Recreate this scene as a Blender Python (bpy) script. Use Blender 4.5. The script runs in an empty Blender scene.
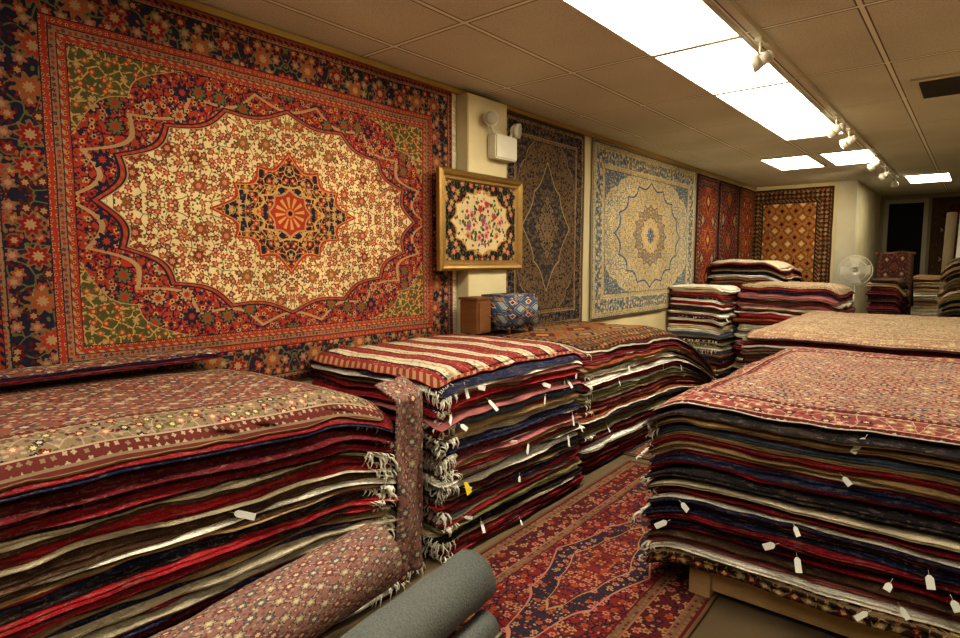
import bpy, bmesh, math, random
from mathutils import Vector, Matrix, noise
random.seed(11)
R=random.uniform
H=3.0; WX=-3.36
scene=bpy.context.scene
scene.view_settings.view_transform='Standard'
try: scene.view_settings.look='Medium High Contrast'
except Exception: pass
scene.view_settings.exposure=0.05
COL=scene.collection

# ---------------------------------------------------------------- node DSL
class V:
    def __init__(s,g,k): s.g=g; s.k=k
    def __add__(s,o): return s.g.m('ADD',s,o)
    __radd__=__add__
    def __sub__(s,o): return s.g.m('SUBTRACT',s,o)
    def __rsub__(s,o): return s.g.m('SUBTRACT',o,s)
    def __mul__(s,o): return s.g.m('MULTIPLY',s,o)
    __rmul__=__mul__
    def __truediv__(s,o): return s.g.m('DIVIDE',s,o)
    def __lt__(s,o): return s.g.m('LESS_THAN',s,o)
    def __gt__(s,o): return s.g.m('GREATER_THAN',s,o)
class G:
    def __init__(s,name,rough=.95):
        s.mat=bpy.data.materials.new(name); s.mat.use_nodes=True
        s.t=s.mat.node_tree; s.n=s.t.nodes; s.l=s.t.links
        s.b=s.n['Principled BSDF']; s.b.inputs['Roughness'].default_value=rough
        s.b.inputs['Specular IOR Level'].default_value=.15
    def put(s,inp,v):
        if isinstance(v,V): s.l.new(v.k,inp)
        elif isinstance(v,(tuple,list)): inp.default_value=(v[0],v[1],v[2],1)
        else: inp.default_value=v
    def m(s,op,a,b=None,c=None):
        n=s.n.new('ShaderNodeMath'); n.operation=op
        s.put(n.inputs[0],a)
        if b is not None: s.put(n.inputs[1],b)
        if c is not None: s.put(n.inputs[2],c)
        return V(s,n.outputs[0])
    def uv(s):
        n=s.n.new('ShaderNodeUVMap'); q=s.n.new('ShaderNodeSeparateXYZ'); s.l.new(n.outputs[0],q.inputs[0])
        return V(s,q.outputs[0]),V(s,q.outputs[1])
    def obj(s):
        n=s.n.new('ShaderNodeTexCoord'); return V(s,n.outputs['Object'])
    def sep(s,v):
        q=s.n.new('ShaderNodeSeparateXYZ'); s.l.new(v.k,q.inputs[0]); return [V(s,o) for o in q.outputs]
    def comb(s,x,y,z=0.0):
        q=s.n.new('ShaderNodeCombineXYZ')
        for i,v in enumerate((x,y,z)): s.put(q.inputs[i],v)
        return V(s,q.outputs[0])
    def mix(s,f,a,b,mode='MIX'):
        n=s.n.new('ShaderNodeMix'); n.data_type='RGBA'; n.blend_type=mode
        s.put(n.inputs[0],f); s.put(n.inputs[6],a); s.put(n.inputs[7],b); return V(s,n.outputs[2])
    def vor(s,x,y,rnd=1.0,feat='F1'):
        n=s.n.new('ShaderNodeTexVoronoi'); n.voronoi_dimensions='2D'; n.feature=feat
        n.inputs['Scale'].default_value=1.0; n.inputs['Randomness'].default_value=rnd
        s.l.new(s.comb(x,y).k,n.inputs['Vector']); return n
    def noi(s,vec,sc,det=2.0):
        n=s.n.new('ShaderNodeTexNoise'); n.inputs['Scale'].default_value=sc; n.inputs['Detail'].default_value=det
        if vec is not None: s.l.new(vec.k,n.inputs['Vector'])
        return V(s,n.outputs[0])
    def ramp(s,f,cols):
        n=s.n.new('ShaderNodeValToRGB'); n.color_ramp.interpolation='CONSTANT'
        e=n.color_ramp.elements
        while len(e)<len(cols): e.new(.5)
        for i,c in enumerate(cols): e[i].position=i/len(cols)
        for i,c in enumerate(cols): e[i].color=(c[0],c[1],c[2],1)
        s.put(n.inputs[0],f); return V(s,n.outputs[0])
    def finish(s,col,wv=.22,bump=.3,sc=230,var=3.0):
        o=s.obj()
        f=s.noi(o,sc,3.0); f2=s.noi(o,var,3.0)
        k=f*wv*2+f2*.6+(1-wv-.30)
        c=s.mix(1.0,col,s.comb(k,k,k),'MULTIPLY')
        s.l.new(c.k,s.b.inputs['Base Color'])
        if bump:
            bn=s.n.new('ShaderNodeBump'); bn.inputs['Strength'].default_value=bump; bn.inputs['Distance'].default_value=.004
            s.l.new(f.k,bn.inputs['Height']); s.l.new(bn.outputs[0],s.b.inputs['Normal'])
        return s.mat

RED=(.27,.034,.018); CRIM=(.18,.014,.013); MAR=(.085,.012,.011); NAV=(.016,.015,.030); CRM=(.52,.41,.23)
IVO=(.66,.58,.43); TAN=(.30,.19,.095); GOLD=(.40,.23,.07); OLV=(.10,.092,.032); BLU=(.05,.085,.16); LBL=(.22,.28,.31)
PNK=(.36,.15,.11); BRN=(.06,.032,.018); BLK=(.014,.011,.012); RUST=(.26,.07,.022); ORG=(.40,.12,.035); GRN=(.05,.07,.035)

def flowers(g,col,x,y,sc,Rr,n,cols,core,dens=1.0,rnd=1.0,seed=0.0,outline=None):
    X=x*sc+seed*3.7; Y=y*sc+seed*2.3
    v=g.vor(X,Y,rnd); p=g.sep(V(g,v.outputs['Position'])); cr=g.sep(V(g,v.outputs['Color']))
    dx=X-p[0]; dy=Y-p[1]
    r=g.m('SQRT',dx*dx+dy*dy); an=g.m('ARCTAN2',dy,dx)
    ed=(g.m('COSINE',an*float(n)+cr[2]*6.28)*.18+.82)*Rr
    pr=cr[1]<dens
    if outline is not None: col=g.mix((r<ed*1.28)*pr,col,outline)
    col=g.mix((r<ed)*pr,col,g.ramp(cr[0],cols))
    if core is not None: col=g.mix((r<ed*.5)*pr,col,core)
    return col
def vines(g,col,x,y,sc,t,c,seed=0.0):
    w=g.noi(g.comb(x,y),sc*.6,1.0)-.5
    v=g.vor(x*sc+seed+w*1.2,y*sc+seed*1.7-w*1.2,1.0,'DISTANCE_TO_EDGE')
    return g.mix(V(g,v.outputs['Distance'])<t,col,c)
def deco(g,x,y,base,vine,cols,core,leaf,sc,seed=0.0,dens=.95,vt=.035,Rr=.36,outline=None):
    c=vines(g,base,x,y,sc*.9,vt,vine,seed)
    c=flowers(g,c,x,y,sc*2.1,.34,2,leaf,None,.8,1.0,seed+1.3)
    c=flowers(g,c,x,y,sc,Rr,6,cols,core,dens,.75,seed+.4,outline)
    return c
def lobed(g,ax,ay,a,b,p,m=0,amp=0.0):
    X=ax/a; Y=ay/b
    r=g.m('POWER',g.m('POWER',X,p)+g.m('POWER',Y,p),1.0/p)
    if m:
        an=g.m('ARCTAN2',Y,X); r=r*(1.0+amp*g.m('ABSOLUTE',g.m('SINE',an*float(m))))
    return r
def dash(g,x,y,k,a,b):
    return g.mix(g.m('SINE',(x+y)*k)>0.0,a,b)
def bands(g,d,start,lst):
    col=start
    for thr,c in lst: col=g.mix(d>thr,col,c)
    return col
def setup(name):
    g=G(name); x,y=g.uv(); return g,x,y,g.m('ABSOLUTE',x),g.m('ABSOLUTE',y)

def m_main(hx,hy):
    g,x,y,ax,ay=setup('persian_medallion_wool')
    d=g.m('MINIMUM',hx-ax,hy-ay)
    fx,fy=hx-.34,hy-.34
    red=deco(g,ax,ay,RED,NAV,[TAN,GOLD,NAV,RUST,CRIM],NAV,[OLV,NAV,TAN,CRIM],24,0,vt=.07)
    olv=deco(g,ax,ay,(.07,.065,.022),GOLD,[RED,TAN,OLV,RUST],GOLD,[GRN,TAN,OLV],20,2,vt=.07)
    crm=deco(g,ax,ay,CRM,(.16,.12,.05),[RED,CRIM,RED,(.12,.03,.03),RUST],TAN,[OLV,RED,GRN,RUST],20,3,vt=.05,Rr=.42,dens=.92)
    crm=flowers(g,crm,ax,ay,6.5,.22,7,[RED,CRIM,RUST],TAN,.8,.6,15,OLV)
    nav=deco(g,ax,ay,NAV,GOLD,[RED,TAN,RUST,RED,CRIM],GOLD,[OLV,RUST],21,4,vt=.06,Rr=.42)
    c=red
    L0=lobed(g,ax,ay,1.22,.70,1.9,9,.12)
    c=g.mix((L0<1.0)*(L0>.975),c,TAN)
    c=flowers(g,c,ax,ay,7.5,.30,8,[NAV,TAN,OLV],RED,.8,.6,9,NAV)
    cx=g.m('SUBTRACT',fx+.02,ax); cy=g.m('SUBTRACT',fy+.02,ay)
    sp=lobed(g,g.m('MAXIMUM',cx,.001),g.m('MAXIMUM',cy,.001),.60,.46,.85,4,.18)
    c=g.mix(sp<1.04,c,TAN); c=g.mix(sp<1.02,c,olv)
    L=lobed(g,ax,ay,1.05,.60,1.75,8,.09)
    c=g.mix(L<1.055,c,NAV); c=g.mix(L<1.04,c,dash(g,x,y,110,RUST,RED)); c=g.mix(L<1.018,c,NAV); c=g.mix(L<1.008,c,TAN); c=g.mix(L<1.0,c,crm)
    M=lobed(g,ax,ay,.46,.34,1.25,6,.22)
    c=g.mix(M<1.12,c,RED); c=g.mix(M<1.06,c,GOLD); c=g.mix(M<1.04,c,nav)
    M3=lobed(g,ax,ay,.26,.20,1.5,5,.22); c=g.mix((M3<1.0)*(M3>.92),c,GOLD)
    M2=lobed(g,ax,ay,.12,.12,2,4,.2)
    c=g.mix(M2<1.25,c,TAN)
    c=g.mix(M2<1.15,c,RED)
    an=g.m('ARCTAN2',y,x); rr=g.m('SQRT',x*x+y*y)
    c=g.mix((g.m('SINE',an*12.0)>.2)*(rr<.10)*(rr>.035),c,GOLD)
    c=g.mix(rr<.03,c,ORG); c=g.mix(rr<.015,c,NAV)
    nb=deco(g,ax,ay,NAV,OLV,[RED,(.2,.12,.06),RUST,CRIM,(.24,.09,.06),MAR],TAN,[OLV,MAR,RUST,MAR],14,6,vt=.05,Rr=.43)
    nb=flowers(g,nb,ax,ay,5.2,.27,8,[RED,RUST,CRIM],TAN,.9,.4,12,(.16,.10,.05))
    g1=flowers(g,RED,ax,ay,36,.32,4,[TAN,GOLD],NAV,1,.3,1)
    g2=flowers(g,(.22,.13,.07),ax,ay,40,.38,4,[RED,NAV],RED,1,.3,2)
    c=bands(g,d,RUST,[(.012,dash(g,x,y,150,NAV,RED)),(.026,NAV),(.03,g2),(.05,NAV),(.055,nb),(.228,NAV),(.233,g1),(.265,NAV),(.27,g2),(.298,NAV),(.302,dash(g,x,y,140,RED,TAN)),(.314,g1),(.336,NAV),(.34,c)])
    return g.finish(c)
def m_gen(name,hx,hy,P):
    g,x,y,ax,ay=setup(name)
    d=g.m('MINIMUM',hx-ax,hy-ay); B=P.get('B',.22)
    c=deco(g,ax,ay,P['f'],P['v'],P['fl'],P['co'],P['lf'],P.get('sc',13),1,vt=P.get('vt',.05))
    if 'sp' in P:
        fx,fy=hx-B,hy-B; cx=g.m('MAXIMUM',fx-ax,.001); cy=g.m('MAXIMUM',fy-ay,.001)
        sp=lobed(g,cx,cy,fx*.55,fy*.5,.9,4,.15)
        c=g.mix(sp<1.04,c,P['ln']); c=g.mix(sp<1.0,c,deco(g,ax,ay,P['sp'],P['v'],P['fl'],P['co'],P['lf'],P.get('sc',13),4))
    for (a,b,p,m,am,base,ln) in P.get('med',[]):
        L=lobed(g,ax,ay,a,b,p,m,am)
        c=g.mix(L<1.04,c,ln); c=g.mix(L<1.0,c,deco(g,ax,ay,base,P['v'],P['fl'],P['co'],P['lf'],P.get('sc',13)*1.1,a*7))
    nb=deco(g,ax,ay,P['b'],P['bv'],P['bf'],P['co'],P['lf'],P.get('bs',13),6)
    g1=flowers(g,P['g'],ax,ay,34,.32,4,[P['ln'],P['b']],None,1,.3,1)
    c=bands(g,d,P['g'],[(.015,P['b']),(.03,g1),(B*.28,P['ln']),(B*.3,nb),(B*.8,P['ln']),(B*.83,g1),(B*.97,P['b']),(B,c)])
    return g.finish(c)
def m_herati(name,hx,hy,P):
    g,x,y,ax,ay=setup(name)
    d=g.m('MINIMUM',hx-ax,hy-ay); s=P.get('s',6.0); B=P.get('B',.2)
    w=g.noi(g.comb(x,y),3.0,1.0)*.05
    u=(x+y+w)*s; v=(x-y+w)*s
    fu=g.m('ABSOLUTE',g.m('FRACT',u+40.5)-.5); fv=g.m('ABSOLUTE',g.m('FRACT',v+40.5)-.5)
    c=flowers(g,P['f'],ax,ay,s*4.5,.34,2,P['lf'],None,.95,1,3)
    c=flowers(g,c,ax,ay,s*3,.3,5,P['fl'],P['co'],.6,1,8)
    c=g.mix(g.m('MINIMUM',fu,fv)<.04,c,P['ln'])
    c=flowers(g,c,x+y+w,x-y+w,s,.3,6,P['fl'],P['co'],1,0.0,0,P['ol'])
    nb=deco(g,ax,ay,P['b'],P['ln'],P['bf'],P['co'],P['lf'],P.get('bs',14),6)
    g1=flowers(g,P['g'],ax,ay,34,.3,4,[P['ln'],P['b']],None,1,.3,1)
    c=bands(g,d,P['g'],[(.012,P['b']),(.02,g1),(B*.25,P['ln']),(B*.28,nb),(B*.78,P['ln']),(B*.81,g1),(B*.97,P['b']),(B,c)])
    return g.finish(c)
def m_geo(name,hx,hy,P):
    g,x,y,ax,ay=setup(name)
    d=g.m('MINIMUM',hx-ax,hy-ay); B=P.get('B',.2); sx,sy=P['s']
    fu=g.m('ABSOLUTE',g.m('FRACT',x*sx+40.5)-.5); fv=g.m('ABSOLUTE',g.m('FRACT',y*sy+40.5)-.5)
    r=g.m('FLOOR',(fu+fv)*14.0)/14.0
    r2=g.m('FLOOR',(1.0-fu-fv)*14.0)/14.0
    c=flowers(g,P['f'],ax,ay,26,.34,4,P['bf'],None,.7,.4,2)
    for t,cc in P['dm']: c=g.mix(r<t,c,cc)
    for t,cc in P['dm2']: c=g.mix(r2<t,c,cc)
    c=flowers(g,c,ax,ay,34,.3,4,P['bf'],None,.4,.6,5)
    nb=flowers(g,P['b'],ax,ay,P.get('bs',12),.36,4,P['bf'],P['f'],1,.1,3,P['ln'])
    c=bands(g,d,P['g'],[(.02,P['b']),(.03,dash(g,x,y,90,P['ln'],P['g'])),(.05,nb),(B*.75,dash(g,x,y,90,P['ln'],P['b'])),(B*.92,P['b']),(B,c)])
    return g.finish(c)

def m_wool():
    g=G('rug_pile_wool'); n=g.n.new('ShaderNodeAttribute'); n.attribute_name='Col'
    col=V(g,n.outputs['Color']); o=g.obj(); q=g.sep(o)
    st=g.noi(g.comb(q[0]*22,q[1]*22,q[2]*190),1.0,3.0)
    sp=g.noi(o,75,3.0); big=g.noi(o,11,2.0)
    c=g.mix((st>.60)*.42,col,g.mix(.45,col,(.34,.25,.18)))
    c=g.mix((st<.39)*.5,c,g.mix(1.0,c,(.40,.36,.38),'MULTIPLY'))
    c=g.mix((sp>.63)*.28,c,(.25,.17,.12))
    c=g.mix((big>.60)*.22,c,(.10,.06,.04))
    return g.finish(c,.32,.9,150,6.0)
def m_plain(name,c,rough=.8,wv=.08,bump=.1,sc=120,metal=0,var=2.0):
    g=G(name,rough); g.b.inputs['Metallic'].default_value=metal
    f=g.mix(0.0,c,c); return g.finish(f,wv,bump,sc,var)
def m_emit(name,c,s):
    g=G(name); g.put(g.b.inputs['Base Color'],(.9,.9,.85)); g.put(g.b.inputs['Emission Color'],c); g.b.inputs['Emission Strength'].default_value=s
    return g.mat
def m_ceiling():
    g=G('acoustic_tile'); p=g.sep(g.obj())
    fx=g.m('ABSOLUTE',g.m('FRACT',(p[0]+1.81+6.1)/.61+.5)-.5)*.61
    fy=g.m('ABSOLUTE',g.m('FRACT',(p[1]-3.99+12.2)/1.22+.5)-.5)*1.22
    l=g.m('MINIMUM',fx,fy)
    spk=g.noi(g.obj(),90,2.0)
    c=g.mix(spk>.58,(.66,.64,.54),(.52,.50,.41))
    c=g.mix(l<.022,c,(.16,.15,.11)); c=g.mix(l<.013,c,(.85,.83,.72))
    return g.finish(c,.06,.15,90,.8)
def m_wood(name,c1,c2):
    g=G(name,.6); o=g.sep(g.obj()); n=g.noi(g.comb(o[0]*3,o[1]*3,o[2]*30),3.0,4.0)
    return g.finish(g.mix(n,c1,c2),.1,.1,60)
def m_kilim():
    g,x,y,ax,ay=setup('striped_kilim_wool')
    w=g.noi(g.comb(x,y),4.0,2.0)*.05
    yy=y+w
    f=g.m('FRACT',yy*4.1+20.0); f2=g.m('FRACT',yy*11.3+20.0)
    c=g.mix(f<.42,(.52,.44,.32),(.22,.03,.024))
    c=g.mix((f>.42)*(f<.50),c,NAV); c=g.mix((f>.68)*(f<.76),c,(.40,.29,.17)); c=g.mix((f>.92),c,(.1,.03,.04))
    c=g.mix((f2<.14)*(f<.42),c,(.3,.07,.05))
    c=flowers(g,c,x,y,34,.28,4,[TAN,PNK,MAR],None,.6,1,2)
    d=g.m('MINIMUM',.58-ax,.73-ay)
    c=g.mix(d<.035,c,dash(g,x,y,120,(.2,.03,.025),TAN))
    return g.finish(c)

WOOL=m_wool(); FRINGE=m_plain('cotton_fringe',(.70,.66,.56),.9,.2,.2,200)
TAG=m_plain('paper_tag',(.82,.81,.76),.7,.03,0); YTAG=m_plain('yellow_paper_tag',(.85,.62,.04),.7,.03,0)
WALL=m_plain('painted_plaster',(.58,.50,.31),.85,.05,.1,60)
CARPET=m_plain('floor_carpet',(.15,.105,.06),.98,.3,.5,180)
METW=m_plain('white_enamel_metal',(.62,.58,.47),.4,.03,0)
METD=m_plain('dark_metal',(.05,.045,.04),.45,.03,0,metal=.6)
GILT=m_plain('gilt_frame',(.34,.21,.07),.35,.3,.6,60,metal=.7)
WOODL=m_wood('raw_pine',(.34,.21,.10),(.50,.34,.18)); WOODD=m_wood('dark_wood',(.12,.05,.02),(.22,.10,.04))
BACKING=m_plain('grey_rug_backing',(.125,.13,.122),.95,.5,.9,110)
BACKB=m_plain('beige_rug_backing',(.28,.22,.14),.95,.3,.5,200)
DIFF=m_emit('fluorescent_diffuser',(1,.94,.76),12.5)
BULB=m_emit('halogen_bulb',(1,.85,.6),25.0)

# ---------------------------------------------------------------- mesh helpers
WO={}
def mk(name,vs,fs,mats,origin=(0,0,0),parent=None,smooth=True,uvs=None,cols=None,midx=None,fix=True,label=None,cat=None,group=None,kind=None):
    o=Vector(origin)
    me=bpy.data.meshes.new(name); me.from_pydata([Vector(v)-o for v in vs],[],fs)
    for m in (mats if isinstance(mats,(list,tuple)) else [mats]): me.materials.append(m)
    if midx: me.polygons.foreach_set('material_index',midx)
    if uvs is not None:
        ul=me.uv_layers.new(name='UVMap')
        li=[0]*len(me.loops); me.loops.foreach_get('vertex_index',li)
        fl=[]
        for i in li: fl+= [uvs[i][0],uvs[i][1]]
        ul.data.foreach_set('uv',fl)
    if cols is not None:
        ca=me.color_attributes.new('Col','FLOAT_COLOR','POINT'); fl=[]
        for c in cols: fl+=[c[0],c[1],c[2],1.0]
        ca.data.foreach_set('color',fl)
    if smooth: me.polygons.foreach_set('use_smooth',[True]*len(me.polygons))
    if fix:
        bm=bmesh.new(); bm.from_mesh(me); bmesh.ops.recalc_face_normals(bm,faces=bm.faces); bm.to_mesh(me); bm.free()
    ob=bpy.data.objects.new(name,me); COL.objects.link(ob); place(ob,o,parent)
    if name.startswith('fringe'): kind='stuff'
    tag(ob,label,cat,group,kind); return ob
def place(ob,o,parent):
    o=Vector(o); WO[ob.name]=o.copy()
    if parent: ob.parent=parent; ob.location=o-WO[parent.name]
    else: ob.location=o
def tag(ob,label=None,cat=None,group=None,kind=None):
    if label: ob['label']=label
    if cat: ob['category']=cat
    if group: ob['group']=group
    if kind: ob['kind']=kind
def empty(name,loc,label,cat,group=None):
    e=bpy.data.objects.new(name,None); e.empty_display_size=.1; COL.objects.link(e); place(e,loc,None); tag(e,label,cat,group); return e
def box(name,lo,hi,mat,bev=0,parent=None,**k):
    bm=bmesh.new(); bmesh.ops.create_cube(bm,size=1)
    lo=Vector(lo);hi=Vector(hi); c=(lo+hi)/2; s=hi-lo
    for v in bm.verts: v.co=Vector((v.co.x*s.x,v.co.y*s.y,v.co.z*s.z))
    if bev: bmesh.ops.bevel(bm,geom=bm.edges[:],offset=bev,segments=2,affect='EDGES')
    vs=[v.co+c for v in bm.verts]; bm.verts.index_update(); fs=[[v.index for v in f.verts] for f in bm.faces]; bm.free()
    return mk(name,vs,fs,mat,(c.x,c.y,lo.z),parent,smooth=False,**k)
def tubes(segs,n=10):
    vs=[];fs=[]
    for p0,p1,r0,r1 in segs:
        p0=Vector(p0);p1=Vector(p1); d=(p1-p0).normalized()
        a=d.orthogonal().normalized(); b=d.cross(a); i0=len(vs)
        for p,r in ((p0,r0),(p1,r1)):
            for j in range(n):
                t=2*math.pi*j/n; vs.append(p+(a*math.cos(t)+b*math.sin(t))*r)
        for j in range(n):
            k=(j+1)%n; fs.append((i0+j,i0+k,i0+n+k,i0+n+j))
        fs.append(tuple(i0+j for j in range(n))); fs.append(tuple(i0+n+j for j in range(n)))
    return vs,fs
def fringe_mesh(pts,outs,length,rad=.003,spread=.02,droop=1.0):
    vs=[];fs=[]
    for p,o in zip(pts,outs):
        L=length*R(.4,1.4); r=rad*R(.6,1.5); side=Vector((-o.y,o.x,0))*R(-spread,spread)*1.3; dr=droop*R(.5,1.1)
        q=[p, p+o*.015+side*.3+Vector((0,0,-.004)), p+o*(.018+L*.2)+side*.7+Vector((0,0,-L*.45*dr)), p+o*(.012+L*.2)+side+Vector((0,0,-L*dr))]
        i0=len(vs)
        for qi,c in enumerate(q):
            rr=r*(1,1.3,1.2,.6)[qi]
            for j in range(3):
                t=2.09*j; vs.append(c+Vector((o.y*math.cos(t)*rr+o.x*math.sin(t)*rr*.6,-o.x*math.cos(t)*rr+o.y*math.sin(t)*rr*.6,math.sin(t)*rr*.5)))
        for qi in range(3):
            for j in range(3):
                k=(j+1)%3; a=i0+qi*3
                fs.append((a+j,a+k,a+3+k,a+3+j))
    return vs,fs

# ---------------------------------------------------------------- room
def struct(ob): ob['kind']='structure'; return ob
YF=-3.0; YB=12.2; YD=15.5; XR=2.6; XP=-1.72
struct(box('floor',(WX-.1,YF,-.1),(XR+.1,YD+.1,0),CARPET))
ce=struct(box('ceiling',(WX-.1,YF,H),(XR+.1,YD+.1,H+.1),m_ceiling()))
for v in ce.data.vertices: v.co+=ce.location
ce.location=(0,0,0)
struct(box('wall_left',(WX-.1,YF,0),(WX,YB,H),WALL))
struct(box('wall_right',(XR,YF,0),(XR+.1,YD,H),WALL))
struct(box('wall_front',(WX-.1,YF-.1,0),(XR+.1,YF,H),WALL))
struct(box('wall_back',(WX-.1,YB,0),(XP,YB+.1,H),WALL))
struct(box('wall_side',(XP-.1,YB+.1,0),(XP,YD,H),WALL))
struct(box('wall_far',(XP-.1,YD,0),(XR+.1,YD+.1,H),m_plain('olive_wall_paint',(.22,.18,.11),.85)))
struct(box('trim_1',(WX,YF,H-.045),(WX+.03,YB,H-.005),m_plain('gold_rail',(.36,.24,.08),.4)))
struct(box('trim_2',(WX,3.74,0),(WX+.13,4.26,H-.05),WALL,.006))
struct(box('trim_3',(XP-.28,YB-.02,0),(XP+.02,YB+.12,H),m_plain('white_paint',(.50,.47,.38)),.006))
struct(box('baseboard_left',(WX,YF,0),(WX+.015,YB,.1),WOODD))
DK=m_plain('dark_doorway_shade',(.010,.009,.008),.9,.02,0)  # near-black colour stands for the shade inside the doorway recess
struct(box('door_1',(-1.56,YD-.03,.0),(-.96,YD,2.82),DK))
FRM=m_plain('doorframe_paint',(.30,.27,.20),.6)
struct(box('trim_4',(-1.64,YD-.05,0),(-1.56,YD,2.9),FRM,.004)); struct(box('trim_5',(-.96,YD-.05,0),(-.88,YD,2.9),FRM,.004)); struct(box('trim_6',(-1.56,YD-.05,2.82),(-.96,YD,2.9),FRM,.004))

def ceil_light(x0,y0,w=.61,l=1.22):
    e=empty('ceiling_light',(x0+w/2,y0+l/2,H-.03),'recessed fluorescent ceiling light with glowing white diffuser','ceiling light','fluorescent lights in the ceiling grid')
    box('diffuser',(x0+.025,y0+.025,H-.012),(x0+w-.025,y0+l-.025,H-.002),DIFF,parent=e)
    f=.025; vs=[];fs=[]
    for (a,b,c,d) in ((x0,y0,x0+w,y0+f),(x0,y0+l-f,x0+w,y0+l),(x0,y0+f,x0+f,y0+l-f),(x0+w-f,y0+f,x0+w,y0+l-f)):
        i=len(vs); zz=(H-.018,H)
        for z in zz: vs+=[(a,b,z),(c,b,z),(c,d,z),(a,d,z)]
        fs+=[(i,i+1,i+2,i+3),(i+4,i+5,i+6,i+7),(i,i+1,i+5,i+4),(i+1,i+2,i+6,i+5),(i+2,i+3,i+7,i+6),(i+3,i,i+4,i+7)]
    mk('frame',vs,fs,METW,WO[e.name],e,smooth=False)
for i in range(-3,4): ceil_light(-1.81,2.77+1.22*i)
ceil_light(-2.42,8.87); ceil_light(-1.70,8.87); ceil_light(-1.05,12.0)
for i in (-3,-1,1,3): ceil_light(1.24,2.77+1.22*i)  # second row out of view, added as fill light for the pile faces

e=empty('air_vent',(-.2,6.1,H-.03),'square metal air vent with angled louvres in ceiling','air vent')
box('frame',(-.5,5.8,H-.015),(.1,6.4,H-.001),METW,.004,parent=e)
vs=[];fs=[]
for j in range(9):
    y=5.86+j*.06; i=len(vs); vs+=[(-.45,y,H-.016),(.05,y,H-.016),(.05,y+.04,H-.035),(-.45,y+.04,H-.035)]; fs.append((i,i+1,i+2,i+3))
mk('louvre',vs,fs,METD,WO[e.name],e,smooth=False)

TX=-1.12
box('lighting_track',(TX-.018,1.8,H-.035),(TX+.018,12.0,H),METW,.003,label='white metal lighting track fixed to the ceiling',cat='light track')
def spot(y,target,energy):
    loc=Vector((TX,y,H-.035))
    e=empty('track_spotlight',loc,'white adjustable spotlight clipped to the ceiling track','spotlight','spotlights on the ceiling track')
    hd=loc+Vector((0,0,-.13)); d=(Vector(target)-hd).normalized()
    box('adapter',(TX-.02,y-.06,H-.06),(TX+.02,y+.06,H-.035),METW,.004,parent=e)
    v,f=tubes([((TX,y,H-.06),hd+Vector((0,0,.03)),.008,.008),(hd+Vector((.0,.045,.03)),hd+Vector((0,-.045,.03)),.006,.006)]); mk('arm',v,f,METW,loc,e)
    a=hd-d*.06; v,f=tubes([(a-d*.02,a,.022,.035),(a,a+d*.06,.035,.042),(a+d*.06,a+d*.12,.042,.058)],16); mk('lamp_shade',v,f,METW,loc,e)
    v,f=tubes([(a+d*.1205,a+d*.124,.05,.05)],16); mk('bulb',v,f,BULB,loc,e)
    ld=bpy.data.lights.new('spot_lamp','SPOT'); ld.energy=energy; ld.color=(1,.80,.48); ld.spot_size=math.radians(75); ld.spot_blend=.9; ld.shadow_soft_size=.05
    lo=bpy.data.objects.new('lamp',ld); COL.objects.link(lo); lo.parent=e; lo.location=(a+d*.14)-loc
    lo.rotation_euler=d.to_track_quat('-Z','Y').to_euler()
for y,t,en in ((2.4,(-3.3,2.2,1.8),85),(4.05,(-3.3,3.3,1.7),40),(6.6,(-3.3,7.3,1.7),95),(7.3,(-3.3,7.9,1.8),50),(9.3,(-3.3,10.4,1.6),30),(10.4,(-2.7,12.1,2.1),95),(11.6,(-1.2,15.4,1.6),8)):
    spot(y,t,en)

# ---------------------------------------------------------------- flat rugs
def sheet(name,w,h,mat,M,label,cat='rug',wave=.012,group=None,fr=None,nu=60,nv=40,thick=.008,seed=0):
    loc=M.to_translation(); vs=[];uv=[];fs=[]
    for zz in (0,1):
        for j in range(nv+1):
            for i in range(nu+1):
                x=(i/nu-.5)*w; y=(j/nv-.5)*h
                z=wave*(noise.noise(Vector((x*1.6+seed,y*.7,seed)))+.5*noise.noise(Vector((x*4,y*2,seed+3))))+wave+.002+zz*thick
                ex=.006*noise.noise(Vector((y*3,seed,1)))*(2*i/nu-1); ey=.006*noise.noise(Vector((x*3,seed,2)))*(2*j/nv-1)
                vs.append(M@Vector((x+ex,y+ey,z))); uv.append((x,y))
    n=(nu+1)*(nv+1)
    for j in range(nv):
        for i in range(nu):
            a=j*(nu+1)+i; fs.append((a,a+nu+1,a+nu+2,a+1)); fs.append((n+a,n+a+1,n+a+nu+2,n+a+nu+1))
    for i in range(nu):
        a=i; fs.append((a,a+1,n+a+1,n+a)); a=nv*(nu+1)+i; fs.append((a,n+a,n+a+1,a+1))
    for j in range(nv):
        a=j*(nu+1); fs.append((a,n+a,n+a+nu+1,a+nu+1)); a+=nu; fs.append((a,a+nu+1,n+a+nu+1,n+a))
    ob=mk(name,vs,fs,mat,loc,uvs=uv,label=label,cat=cat,group=group,fix=False)
    for s in (fr or ()):
        v=[];f=[]
        k=int(h/.012)
        for q in range(k):
            y=(q/k-.5)*h; L=.05*R(.7,1.2)
            p=[Vector((s*w/2,y,wave*1.5)),Vector((s*(w/2+L),y+R(-.01,.01)-.01,wave*1.3)),Vector((s*(w/2+L),y+R(-.01,.01)-.006,wave*1.3)),Vector((s*w/2,y+.007,wave*1.5))]
            i=len(v); v+=[M@a for a in p]; f.append((i,i+1,i+2,i+3))
        mk('fringe',v,f,FRINGE,loc,ob,fix=False)
    return ob
def wallM(y,z,x=WX+.005): return Matrix(((0,0,1,x),(1,0,0,y),(0,1,0,z),(0,0,0,1)))
def backM(x,z,y): return Matrix(((1,0,0,x),(0,0,-1,y),(0,1,0,z),(0,0,0,1)))
def floorM(x,y,z,rot=0): return Matrix.Translation((x,y,z))@Matrix.Rotation(rot,4,'Z')

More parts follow.
